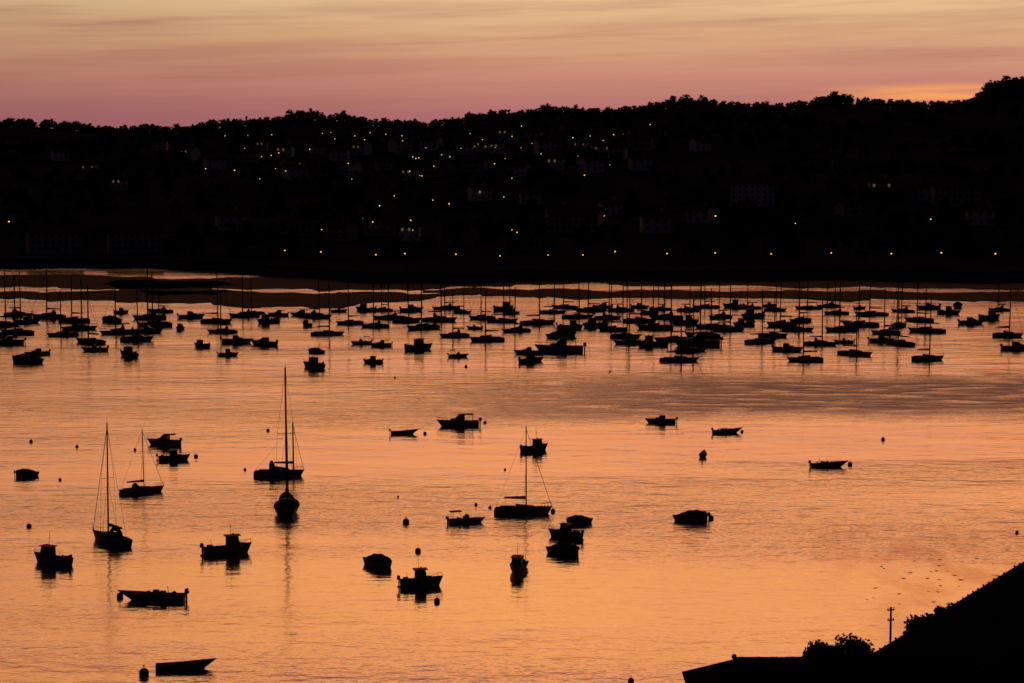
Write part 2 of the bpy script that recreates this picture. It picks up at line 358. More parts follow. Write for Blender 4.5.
near=[('V1',27,476,2.8,14,1.1),('W1',53,564,4.3,150,1.1),('S3',111,543,6.6,132,1.02),('S2',141,493,5.2,30,.98),('C1',165,445,4.5,165,1.1),('W2',173,460,3.9,12,.9),
('S3',287,512,8.8,94,1.0),('W1',226,554,4.6,20,1.1),('O1',158,600,5.0,178,1.1),('O2',180,669,3.9,8,1.15),
('C1',460,426,5.7,185,1.0),('O3',402,434,3.3,5,1.3),('W3',534,451,4.0,35,1.05),('S1',522,514,6.1,4,1.08),('K1',465,523,3.7,14,.9),('V1',376,566,3.3,140,1.25),('W2',420,586,3.8,12,1.15),
('W1',518,571,4.4,-100,.95),('W2',566,538,3.7,150,1.1),('V1',580,524,2.9,25,1.15),('V2',562,554,3.3,155,1.2),('V1',691,521,3.7,172,1.1),('C2',662,423,4.2,175,1.0),('O3',703,457,3.0,80,1.4),
('O1',725,433,3.6,10,1.25),('O1',826,467,4.0,3,1.2),('SX',278,476,5.9,5,1.02)]
NL={2:"navy sloop with tall bare mast turned partly away",6:"large yacht with very tall mast seen end on",8:"long open boat loaded with fishing gear on water",9:"low empty rowing boat lying beside small buoys",13:"white sloop with sail furled on boom, broadside",10:"white cabin cruiser with canopy, moored broadside"}
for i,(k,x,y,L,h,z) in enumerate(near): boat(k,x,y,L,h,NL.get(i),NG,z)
far="""5,326,S 27,323,M 75,322,S 112,322,M 150,319,S 18,334,S 10,344,M 62,336,S 80,330,S 27,363,M 38,355,M 97,351,M 130,357,M 92,343,S 135,341,S 155,326,S 148,333,M 203,347,m
222,333,S 215,323,S 246,317,S 268,323,M 235,343,M 265,345,M 229,356,m 278,316,M 306,326,m 328,335,S 319,353,m 312,368,M 375,327,S 391,319,S 383,311,S 362,344,m 380,346,m 375,363,m 417,350,M 422,329,S
458,357,m 411,311,M 455,337,S 440,321,S 486,341,S 481,319,S 461,313,S 515,332,S 501,322,S 536,324,S 551,313,S 566,308,S 571,329,M 577,318,S 531,362,M 562,352,C 529,354,M 609,319,S 621,311,S 624,338,S 656,329,S
652,346,M 679,361,S 692,352,S 667,319,S 701,337,S 690,311,S 730,331,S 744,326,M 760,343,S 776,311,S 781,326,S 789,351,M 801,322,S 805,361,S 811,309,S 840,331,S 856,355,S 871,315,S 881,342,M 901,345,S
896,327,S 921,321,S 926,332,S 928,360,S 950,314,M 972,324,M 991,319,M 1007,337,S 1001,311,S 958,308,M 835,314,S 750,309,S 720,318,S 640,308,M 596,327,M 512,314,S 405,322,S 350,324,S 50,318,S 190,318,M 905,312,S
885,334,S 862,326,S 820,345,S 773,337,S 712,328,S 672,341,S 640,322,S 612,331,S 590,311,S 1018,350,M 930,309,M 798,331,S 0,337,S 118,334,S 255,314,S 300,316,M 340,312,m 700,346,C 560,338,M 
20,316,S 160,312,S 318,318,S 365,311,M 448,309,S 505,310,M 605,308,M 660,310,S 705,308,S 735,308,M 770,307,m 828,307,S 860,309,m 650,314,M 630,344,S 845,343,m 685,324,M 755,318,M 178,330,m 120,313,m 475,329,m""".split()
FG="yachts moored close together in the far anchorage"
for tok in far:
    a,b,t=tok.split(','); px=float(a)+random.uniform(-2,2); py=float(b)
    if t=='S':
        k=random.choice(['SL','SB','SR']); L=random.uniform(6.0,8.3)*(0.88 if py<315 else 1)
        hd=random.choice([180,180,0])+random.gauss(0,20); z=random.uniform(0.92,1.2)*7.6/L*(0.8 if py<316 else 1)
        z=max(0.85,min(1.35,z))
    elif t=='C': k='C1'; L=9; hd=180; z=1
    else:
        k=random.choice(['W1','W2','C1','C2','K1','V1','W3']); L=random.uniform(4.6,6.2) if t=='M' else random.uniform(3.2,4.2); hd=random.choice([180,0])+random.gauss(0,30); z=0.98
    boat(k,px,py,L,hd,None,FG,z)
def buoy(m):
    mb=MB(); mb.ball((0,0,0.12),0.32,14,9); a=mb.mesh("float",m,True)
    mb=MB(); mb.cyl((0,0,0.4),(0,0,0.52),0.03)
    for i in range(8):
        t0,t1=i*math.pi/4,(i+1)*math.pi/4
        mb.cyl((0.08*math.cos(t0),0,0.58+0.08*math.sin(t0)),(0.08*math.cos(t1),0,0.58+0.08*math.sin(t1)),0.02,n=5)
    return [("float",a,-1),("ring",mb.mesh("ring",M_pole),-1)]
TB=[buoy(M_buoyo),buoy(M_buoyw)]
for x,y,s in [(31,442,.8),(77,447,.7),(196,457,.9),(268,431,.8),(29,527,.9),(406,523,1.2),(418,552,1.0),(425,434,.8),(437,602,.9),(300,474,.7),(883,440,.9),(466,367,.9),(144,675,1.3),(120,597,1.0),(490,508,.6),
   (850,465,1.0),(711,519,1.0),(553,512,.9),(631,682,.8),(586,524,.8),(1017,533,.6),(485,423,.8),(135,450,.6),(60,480,.6),(742,432,.7),(245,470,.6),(395,378,.6),(130,490,.6),(610,372,.6),(505,470,.5),(476,505,.6),(398,497,.4)]:
    i=random.randint(0,1)
    place(TB[i],"mooring_buoy",wp(x,y),random.uniform(0,3),s,["faded orange ball buoy floating on calm water","grimy white ball buoy floating on calm water"][i],"buoy","mooring buoys in the bay")
# ------------------------------------------------------------- terrain
prof=[(-400,118),(-200,122),(0,121),(40,120),(60,122),(90,125),(120,128),(150,126),(190,127),(215,122),(250,119),(275,120),(290,114),(310,112),(330,117),(345,113),(360,118),(400,121),(430,123),(450,120),(470,115),(500,112),(520,112),(545,108),(570,108),(600,110),(640,106),(680,100),(700,99),(720,103),(750,104),(775,105),(800,102),(820,97),(845,97),(860,100),(900,102),(930,103),(965,101),(980,90),(1000,81),(1024,79),(1100,74),(1300,84),(1600,96)]
px_=np.array([p[0] for p in prof],float); py_=np.array([p[1] for p in prof],float)
def sm(t): t=np.clip(t,0,1); return t*t*(3-2*t)
def shoreY(X): return 630+75*sm((-X-40)/80.)+7*np.sin(X*0.021)+4*np.sin(X*0.077)+3*np.sin(X*0.19+1)
def farh(X,Y):
    X=np.asarray(X,float);Y=np.asarray(Y,float)
    px=512+X/1500.*F
    R=H+(HZ-(np.interp(px,px_,py_)+7))/F*1500
    S=shoreY(X); u=(Y-(S+55))/(1490-(S+55)); uc=np.clip(u,0,1)
    base=-2.5+5.0*sm((Y-S+5)/14.)
    bump=(3*np.sin(X*0.017+Y*0.006)+2.2*np.sin(X*0.031-Y*0.019+1)+1.6*np.sin(Y*0.04+X*0.01))*4*uc*(1-uc)*0.8
    h=base+(R-2.5)*(0.55*sm(u)+0.45*uc**0.8)*(u>0)+bump
    back=np.clip(Y-1500,0,None)*0.05
    h=np.where(Y>1500,np.maximum(R-back,6),h)
    return h
def hit(px,py):
    d=ray(px,py)
    Ys=np.arange(600,1600,2.0); Z=H+d.z/d.y*Ys; X=d.x/d.y*Ys
    hh=farh(X,Ys); idx=np.where(hh>=Z)[0]
    if len(idx)==0: return None
    i=idx[0]; return Vector((X[i],Ys[i],float(hh[i])))
def grid(xs,ys,fn):
    X,Y=np.meshgrid(xs,ys); Z=fn(X,Y); V=np.stack([X.ravel(),Y.ravel(),Z.ravel()],1)
    nx,ny=len(xs),len(ys); i=np.arange(nx-1)[None,:]+nx*np.arange(ny-1)[:,None]; i=i.ravel()
    return V,np.stack([i,i+1,i+nx+1,i+nx],1)
xs=np.concatenate([np.arange(-5000,-900,150),np.arange(-900,901,7),np.arange(950,5001,150)])
ys=np.concatenate([np.arange(590,760,3),np.arange(760,1600,12),np.arange(1600,2500,60),np.arange(2500,9001,400)])
V,Q=grid(xs,ys,farh); me=fast_mesh("terrain",V,Q,M_hill); me.polygons.foreach_set("use_smooth",[True]*len(me.polygons)); struct("hillside",me,"dark wooded hillside rising behind the bay with houses")
def nearh(X,Y):
    h=np.where(Y<95,39.5-0.374*np.clip(Y,0,None),4.0)
    h=np.where(Y>134,4.0-7*sm((Y-134)/20.),h); h=np.where(Y<0,39.5,h)
    return h+0.3*np.sin(X*0.2)*np.sin(Y*0.17)
V,Q=grid(np.arange(-600,601,6.0),np.arange(-300,161,4.0),nearh); me=fast_mesh("near_slope",V,Q,M_hill); struct("near_hillside",me,"dark grassy slope dropping to the near shore")
def strip(name,off,w,z,m,label,hgt=None):
    mb=MB(); Xs=np.arange(-420,421,8.0); rows=[]
    for X in Xs:
        s=float(shoreY(X))+off
        if hgt: rows.append([(X,s,z-hgt),(X,s,z),(X,s+w,z),(X,s+w,z-hgt)])
        else: rows.append([(X,s,z),(X,s+w,z)])
    mb.rows(rows); return struct(name,mb.mesh(name,m),label)
strip("road",18,7,2.62,M_road,"dark asphalt promenade road along the far shore")
strip("pavement",14,4,2.75,M_stone,"stone pavement beside the shore promenade",0.14)
strip("quay_wall",10.5,0.6,3.3,M_stone,"low stone quay wall along the far shore",3.0)
def mud(pts,name="mudflat",label="dark wet mudflat exposed at low tide"):
    W=[wp(x,y) for x,y in pts]; out=[]
    n=len(W)
    for i in range(n):
        a,b=W[i],W[(i+1)%n]; m=max(2,int((b-a).length/3))
        for k in range(m):
            p=a.lerp(b,k/m); q=Vector((p.x*0.05,p.y*0.05,3)); p=p+Vector((mnoise.noise(q)*7+mnoise.noise(q*4)*2,mnoise.noise(q+Vector((9,9,9)))*12+mnoise.noise(q*5)*7,0)); out.append(p)
    mb=MB(); top=[(p.x,p.y,0.10) for p in out]; bot=[(p.x,p.y,-0.6) for p in out]; N=len(out)
    mb.add(top+bot,[tuple(range(N))]+[(i,N+i,N+(i+1)%N,(i+1)%N) for i in range(N)])
    struct(name,mb.mesh(name,M_mud),label)
mud([(-60,276),(60,275),(120,277),(215,278),(300,277),(420,277),(560,278),(620,281),(540,284),(480,287),(430,289),(330,290),(250,289),(120,288),(0,288),(-60,289)])
mud([(-60,292),(60,292),(150,291),(260,293),(330,293),(400,292),(470,294),(420,299),(370,303),(340,307),(250,307),(190,304),(100,300),(20,299),(-60,300)])
mud([(410,290),(520,288),(600,290),(700,291),(800,291),(900,292),(1000,292),(1090,293),(1090,303),(1000,301),(900,301),(800,299),(700,298),(600,297),(500,297)])
mud([(560,281),(700,282),(820,281),(900,280),(1090,281),(1090,289),(1000,289),(900,288),(780,287),(640,286)])
mud([(110,281),(150,279),(230,280),(220,293),(160,296),(120,291)])
mb=MB()
for i in range(60):
    x=random.gauss(940,45); y=random.gauss(574,14)+ (1000-x)*0.12
    if x<850 or y<530: continue
    p=wp(min(x,1060),y); mb.ball((p.x,p.y,-0.02),random.uniform(0.08,0.3),9,5,0.15,0.9)
o=part("rocks",mb.mesh("rocks",M_rock,True)); o["kind"]="stuff"; o["label"]="low weedy stones barely awash in shallow water"; o["category"]="rocks"
# ------------------------------------------------------------- water
wm=bpy.data.materials.new("sea_water"); wm.use_nodes=True; nt=wm.node_tree; N=nt.nodes; Lk=nt.links; bs=N["Principled BSDF"]
def nd(t,**k):
    n=N.new(t)
    for a,b in k.items(): setattr(n,a,b)
    return n
def setin(n,i,v):
    if v is None: return
    if hasattr(v,'is_output'): n.id_data.links.new(v,n.inputs[i])
    else: n.inputs[i].default_value=v
def math_(nt_,op,a,b=None,c=None):
    n=nt_.nodes.new("ShaderNodeMath"); n.operation=op
    for i,v in enumerate((a,b,c)): setin(n,i,v)
    return n.outputs[0]
def mapr(nt_,v,a,b,c,d,smooth=True):
    n=nt_.nodes.new("ShaderNodeMapRange"); n.interpolation_type='SMOOTHSTEP' if smooth else 'LINEAR'
    setin(n,0,v)
    for i,x in zip((1,2,3,4),(a,b,c,d)): n.inputs[i].default_value=x
    return n.outputs[0]
tc=nd("ShaderNodeTexCoord"); sep=nd("ShaderNodeSeparateXYZ"); Lk.new(tc.outputs["Object"],sep.inputs[0])
def wnoise(sx,sy,det=3,rot=0):
    mp=nd("ShaderNodeMapping"); mp.inputs["Scale"].default_value=(sx,sy,1); mp.inputs["Rotation"].default_value=(0,0,rot)
    Lk.new(tc.outputs["Object"],mp.inputs[0]); n=nd("ShaderNodeTexNoise"); n.inputs["Scale"].default_value=1; n.inputs["Detail"].default_value=det
    Lk.new(mp.outputs[0],n.inputs["Vector"]); return n.outputs["Fac"]
n1=wnoise(0.35,0.75,2,0.12); n2=wnoise(1.3,2.6,2,-0.15); n3=wnoise(0.05,0.10,1,0.2); n4=wnoise(0.13,0.30,2,-0.08)
big=wnoise(0.006,0.03,4,0.06); wr=wnoise(0.02,0.03,3); sh=wnoise(0.22,0.10,4); wst=wnoise(0.10,0.30,4,0.04)
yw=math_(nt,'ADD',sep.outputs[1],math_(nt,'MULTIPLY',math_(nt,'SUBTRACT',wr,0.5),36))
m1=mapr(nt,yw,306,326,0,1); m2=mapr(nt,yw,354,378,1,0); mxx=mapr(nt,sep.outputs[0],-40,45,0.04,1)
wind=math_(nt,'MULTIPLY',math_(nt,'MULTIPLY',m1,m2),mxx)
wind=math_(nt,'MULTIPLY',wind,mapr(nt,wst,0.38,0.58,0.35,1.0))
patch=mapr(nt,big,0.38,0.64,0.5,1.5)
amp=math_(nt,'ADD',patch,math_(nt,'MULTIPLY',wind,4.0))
hgt=math_(nt,'ADD',math_(nt,'MULTIPLY',n1,0.085),math_(nt,'MULTIPLY',n2,0.035))
hgt=math_(nt,'ADD',hgt,math_(nt,'MULTIPLY',n4,0.16))
hgt=math_(nt,'ADD',math_(nt,'MULTIPLY',hgt,amp),math_(nt,'MULTIPLY',n3,0.15))
bp=nd("ShaderNodeBump"); bp.inputs["Strength"].default_value=1; bp.inputs["Distance"].default_value=1.0; Lk.new(hgt,bp.inputs["Height"]); Lk.new(bp.outputs[0],bs.inputs["Normal"])
rg=math_(nt,'ADD',math_(nt,'MULTIPLY',patch,0.05),math_(nt,'ADD',0.07,math_(nt,'MULTIPLY',wind,0.25))); Lk.new(rg,bs.inputs["Roughness"])
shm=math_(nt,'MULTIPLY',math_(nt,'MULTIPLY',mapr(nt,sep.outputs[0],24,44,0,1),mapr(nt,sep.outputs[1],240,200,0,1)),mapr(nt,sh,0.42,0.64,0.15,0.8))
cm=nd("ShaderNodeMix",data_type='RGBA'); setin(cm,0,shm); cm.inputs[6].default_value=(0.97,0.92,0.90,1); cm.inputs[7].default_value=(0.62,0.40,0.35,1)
cw=nd("ShaderNodeMix",data_type='RGBA'); setin(cw,0,wind); Lk.new(cm.outputs[2],cw.inputs[6]); cw.inputs[7].default_value=(0.17,0.20,0.29,1); Lk.new(cw.outputs[2],bs.inputs["Base Color"])  # wind band: dimmer slate-blue sky reflection put into the base colour
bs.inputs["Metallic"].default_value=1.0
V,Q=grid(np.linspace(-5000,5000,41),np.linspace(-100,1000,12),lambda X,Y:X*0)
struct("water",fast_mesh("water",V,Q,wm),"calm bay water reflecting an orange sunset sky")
# ------------------------------------------------------------- trees
def crown_arr(seed,h,w,n,leaf,base=0.28,nl=11):
    r=np.random.RandomState(seed)
    zc=base+0.10+r.uniform(0,0.78-base,nl); sp=np.sqrt(np.clip(1.15-zc,0.1,1))
    lc=np.stack([r.uniform(-1,1,nl)*w*0.36*sp,r.uniform(-1,1,nl)*w*0.36*sp,h*zc],1); lr=r.uniform(0.13,0.28,nl)*w
    lc[0]=(0,0,h*0.82); lr[0]=w*0.2; lc[1]=(0,0,h*(base+0.9)/2); lr[1]=w*0.33
    i=r.randint(0,nl,n); d=r.normal(size=(n,3)); d/=np.linalg.norm(d,axis=1)[:,None]; rad=lr[i]*r.uniform(0.35,1.12,n)
    c=lc[i]+d*rad[:,None]*np.array([1,1,0.9]); c[:,2]=np.clip(c[:,2],h*base*0.5,h*1.04)
    a=r.normal(size=(n,3)); a/=np.linalg.norm(a,axis=1)[:,None]; b=np.cross(a,r.normal(size=(n,3))); b/=np.linalg.norm(b,axis=1)[:,None]
    s=leaf*r.uniform(0.6,1.3,n)[:,None]/2
    V=np.stack([c-a*s-b*s*0.7,c+a*s-b*s*0.5,c+a*s*0.8+b*s,c-a*s*0.7+b*s*0.8],1).reshape(-1,3)
    return V,np.arange(n*4).reshape(-1,4),lc
def tree_tpl(seed,h,w,n,leaf,base=0.28):
    V,Q,lc=crown_arr(seed,h,w,n,leaf,base); cm=fast_mesh("crown",V,Q,M_leaf)
    mb=MB(); r0=h*0.028; mb.cyl((0,0,-0.6),(0.05*w,0,h*0.35),r0,r0*0.7,8); mb.cyl((0.05*w,0,h*0.35),(0,0,h*0.75),r0*0.7,r0*0.25,7)
    for c in lc: mb.cyl((0.04*w,0,h*0.33),tuple(c),r0*0.4,r0*0.12,5)
    return [("trunk",mb.mesh("trunk",M_bark),-1),("crown",cm,-1)]
TT=[tree_tpl(i+1,10,[9,7,10,6,8,11][i],520,0.9,[.05,.02,.12,.0,.1,.15][i]) for i in range(6)]
pine=tree_tpl(31,10,4.2,380,0.8,0.05)
hp=[(432,150),(447,158),(465,154),(480,150),(497,153),(515,158),(528,150),(545,152),(560,143),(582,147),(600,152),(618,158),(640,150),(400,152),(380,147),(362,155),(340,160),(318,154),(300,148),(285,158),(262,150),
 (505,140),(535,141),(570,135),(622,138),(655,140),(250,162),(275,172),(295,180),(350,175),(385,170),(410,180),(440,176),(475,172),(520,176),(555,170),(590,172),(640,170),(190,160),(215,170),(160,150),
 (480,200),(530,205),(560,222),(590,225),(610,215),(655,232),(700,222),(380,235),(410,240),(340,240),(300,236),(230,230),(850,215),(880,190),(930,200),(980,225),(820,170),(700,150),(90,170),(60,160),(120,190)]
lights=[(248,138,'o'),(245,151,'w'),(272,140,'w'),(290,143,'o'),(310,157,'w'),(331,134,'w'),(365,149,'o'),(345,166,'w'),(402,146,'w'),(426,152,'w'),(440,141,'w'),(461,153,'w'),(478,148,'o'),(495,150,'w'),(512,143,'w'),(521,153,'w'),(541,161,'w'),(562,138,'w'),(590,141,'w'),(603,146,'w'),(626,152,'w'),
 (420,179,'w'),(286,178,'w'),(386,139,'w'),(235,181,'o'),(480,196,'w'),(553,215,'w'),(411,233,'o'),(373,232,'w'),(322,238,'o'),(206,176,'w'),(10,236,'o'),(930,228,'w'),(795,229,'w'),(715,232,'o'),(181,146,'w'),(650,131,'w'),(532,146,'w'),(470,137,'w'),(355,141,'w'),(416,166,'w'),(505,162,'w'),(578,160,'o'),(610,168,'w'),(262,162,'w'),(300,170,'w'),(450,165,'w')]
for i in range(38): lights.append((random.gauss(430,110),random.uniform(134,190) if i%4 else random.uniform(190,245),random.choice('oow')))
avoid=[]
def house_tpl(wd,dp_,storeys,wm_,lit,seed):
    rr=random.Random(seed); hh=storeys*2.8; T=[]
    c=[Vector(p) for p in((-wd/2,-dp_/2,-2),(wd/2,-dp_/2,-2),(wd/2,dp_/2,-2),(-wd/2,dp_/2,-2),(-wd/2,-dp_/2,hh),(wd/2,-dp_/2,hh),(wd/2,dp_/2,hh),(-wd/2,dp_/2,hh))]
    mb=MB(); mb.hexa(c); rh=dp_*0.24
    mb.add([(-wd/2,-dp_/2,hh),(-wd/2,dp_/2,hh),(-wd/2,0,hh+rh)],[(0,1,2)]); mb.add([(wd/2,-dp_/2,hh),(wd/2,dp_/2,hh),(wd/2,0,hh+rh)],[(0,1,2)])
    T.append(("wall",mb.mesh("wall",wm_),-1))
    mb=MB(); e=0.6; k=rh/(dp_/2)
    for s in(-1,1):
        y1=s*(dp_/2+e); z1=hh-k*e; 
        lo=[(-wd/2-e,0,hh+rh+0.02),(wd/2+e,0,hh+rh+0.02),(wd/2+e,y1,z1+0.02),(-wd/2-e,y1,z1+0.02)]; mb.hexa(lo+[(x,y,z+0.22) for x,y,z in lo])
    T.append(("roof",mb.mesh("roof",M_tile),-1))
    mb=MB(); mb.box((wd*0.25,dp_*0.1,hh+rh*0.9+0.5),(0.7,0.7,1.6)); mb.box((wd*0.25,dp_*0.1,hh+rh*0.9+1.35),(0.85,0.85,0.12)); T.append(("chimney",mb.mesh("chimney",wm_),1))
    mb=MB(); mb.box((0.4,-dp_/2-0.02,1.05),(1.0,0.1,2.1)); T.append(("door",mb.mesh("door",M_door),-1))
    nx=max(2,int(wd/3)); 
    for s in range(storeys):
        for i in range(nx):
            x=-wd/2+wd*(i+0.5)/nx
            if s==0 and abs(x-0.4)<1.2: continue
            mb=MB(); mb.box((x,-dp_/2-0.02,s*2.8+1.55),(1.0,0.08,1.25))
            T.append(("window",mb.mesh("window",M_lit if rr.random()<lit else M_pane),-1)); wi=len(T)-1
            mb=MB()
            for q in(-1,1): mb.box((x+q*0.56,-dp_/2-0.04,s*2.8+1.55),(0.09,0.12,1.4))
            mb.box((x,-dp_/2-0.05,s*2.8+0.86),(1.3,0.2,0.1)); mb.box((x,-dp_/2-0.04,s*2.8+2.3),(1.2,0.12,0.09))
            T.append(("frame",mb.mesh("frame",M_door),wi))
    return T
HT=[house_tpl(11,9,2,M_wall,0,1),house_tpl(9,8,2,M_wall,0.2,2),house_tpl(13,9,2,M_wall2,0.0,3),house_tpl(10,8,1,M_wall,0.3,4)]
AT=house_tpl(24,11,3,M_wall2,0.0,8); AT2=house_tpl(22,12,4,M_wall,0.0,9)
for i,(x,y) in enumerate(hp):
    p=hit(x,y)
    if not p: continue
    k=random.choice([0,0,2,3,0,2,1]); avoid.append((p.x,p.y,6))
    place(HT[k],"house",(p.x,p.y,float(farh(p.x,p.y))+0.3),R_(random.uniform(-35,35)),random.uniform(0.75,1.05),["white two storey house with tiled roof on hillside","white house with one lit window on dark hillside","ochre two storey house with tiled roof on hillside","low white bungalow with lit window on hillside"][k],"house","houses scattered on the dark hillside")
for x,y,t,l in [(55,252,AT,"long ochre three storey block with tiled roof"),(135,252,AT,"long ochre three storey block with tiled roof"),(752,206,AT2,"tall pale four storey building above the shore"),(575,232,AT,"long ochre three storey block with tiled roof"),(955,205,AT,"long ochre three storey block with tiled roof")]:
    p=hit(x,y); avoid.append((p.x,p.y,13)); place(t,"apartment_building",(p.x,p.y,float(farh(p.x,p.y))+0.3),R_(random.uniform(-20,20)),0.85,l,"building","long blocks standing near the far shore")
def lamp_tpl(m,h,r):
    mb=MB(); mb.cyl((0,0,-0.5),(0,0,h),0.1,0.06); mb.cyl((0,0,h),(0,-0.9,h+0.25),0.05,0.04); mb.cyl((0,0,-0.4),(0,0,0.8),0.16,0.14); a=mb.mesh("pole",M_pole)
    mb=MB(); mb.hexa([(-r*.7,-0.9-r,h+.1),(r*.7,-0.9-r,h+.1),(r*.7,-0.9+r,h+.1),(-r*.7,-0.9+r,h+.1),(-r*.5,-0.9-r*.7,h+.1+r*1.1),(r*.5,-0.9-r*.7,h+.1+r*1.1),(r*.5,-0.9+r*.7,h+.1+r*1.1),(-r*.5,-0.9+r*.7,h+.1+r*1.1)])
    return [("pole",a,-1),("lamp_head",mb.mesh("lamp_head",m),-1)]
LO=lamp_tpl(M_lampo,7,0.34); LW=lamp_tpl(M_lampw,6,0.34)
for x,y,c in lights:
    p=hit(x,y+5)
    if not p: continue
    avoid.append((p.x,p.y,4)); avoid.append((p.x,p.y-8,4))
    place(LO if c=='o' else LW,"street_lamp",p,0,random.uniform(0.6,1.15),"lit street lamp on a pole among hillside trees","street lamp","street lamps lit on the hillside")
for x in (285,321,376,405,456,500,548,583,615,667,715,771,831,891,941,995,1050):
    X=(x-512)/F*650; Y=float(shoreY(X))+15.5; X=(x-512)/F*(Y)
    place(LO,"street_lamp",(X,Y,2.75),0,random.uniform(0.7,0.85),"lit sodium street lamp standing on shore promenade","street lamp","street lamps lit along the shore promenade")
for x in np.arange(-25,1050,6.2):
    pxx=x+random.uniform(-3,3); D=random.uniform(1455,1495); X=(pxx-512)/F*D
    top=np.interp(pxx,px_,py_)+random.uniform(-3.5,4.5); g=float(farh(X,D)); zt=H+(HZ-top)/F*D; hgt_=max(5.0,zt-g)
    t=random.choice(TT) if random.random()<0.9 else pine
    s=hgt_/9.8
    place(t,"tree",(X,D,g-0.3),random.uniform(0,6),(s*random.uniform(1.0,1.5),s*1.2,s),"dark leafy tree silhouetted on the ridge","tree","trees standing along the ridge")
for pxx,top,w in [(547,103,1.1),(685,94,1.7),(700,95,1.3),(833,91,1.5),(848,94,1.2),(985,85,1.2),(1003,76,1.6),(1020,77,1.5),(292,110,1.2),(312,108,1.0),(345,110,0.8),(575,105,1.0),(672,96,1.3),(655,102,1.2),(990,82,1.4),(215,119,1.1),(470,113,1.0),(765,101,1.1)]:
    D=1450; X=(pxx-512)/F*D; g=float(farh(X,D)); s=(H+(HZ-top)/F*D-g)/9.8
    place(random.choice(TT),"tree",(X,D,g-0.3),random.uniform(0,6),(s*w,s*w,s),"large round-crowned tree standing out on the ridge","tree","trees standing along the ridge")
av=np.array(avoid)
Vs=[];Qs=[];o=0; lib=[crown_arr(50+i,10,[9,8,11,7][i],110,1.7,0.02) for i in range(4)]
k=0
def addwood(X,Y,s):
    global o
    V,Q,_=lib[k%4]; a=random.uniform(0,6.28); ca,sa=math.cos(a),math.sin(a)
    W=np.empty_like(V); W[:,0]=(V[:,0]*ca-V[:,1]*sa)*s*1.3+X; W[:,1]=(V[:,0]*sa+V[:,1]*ca)*s*1.3+Y; W[:,2]=V[:,2]*s+float(farh(X,Y))-0.5
    Vs.append(W);Qs.append(Q+o);o+=len(V)
while k<2000:
    Y=random.uniform(705,1470)
    X=random.uniform(-0.30,0.30)*Y*1.15
    if Y<float(shoreY(X))+45: continue
    if k%6!=0 and mnoise.noise(Vector((X*0.012,Y*0.012,0)))<-0.12: 
        k+=1; continue
    if len(av) and np.any((av[:,0]-X)**2+(av[:,1]-6-Y)**2<av[:,2]**2): continue
    addwood(X,Y,random.uniform(0.4,0.75)*(0.8 if Y>1350 else 1)); k+=1
for i in range(900):
    Y=random.uniform(1470,1530); X=-470+940*(i+random.random())/900; k=i
    if abs(X)>0.30*Y+20: continue
    addwood(X,Y,random.uniform(0.38,0.72))
ob=part("woodland",fast_mesh("woodland",np.concatenate(Vs),np.concatenate(Qs),M_leaf)); ob["kind"]="stuff"; ob["label"]="dark woodland covering the hillside behind the bay"; ob["category"]="woodland"
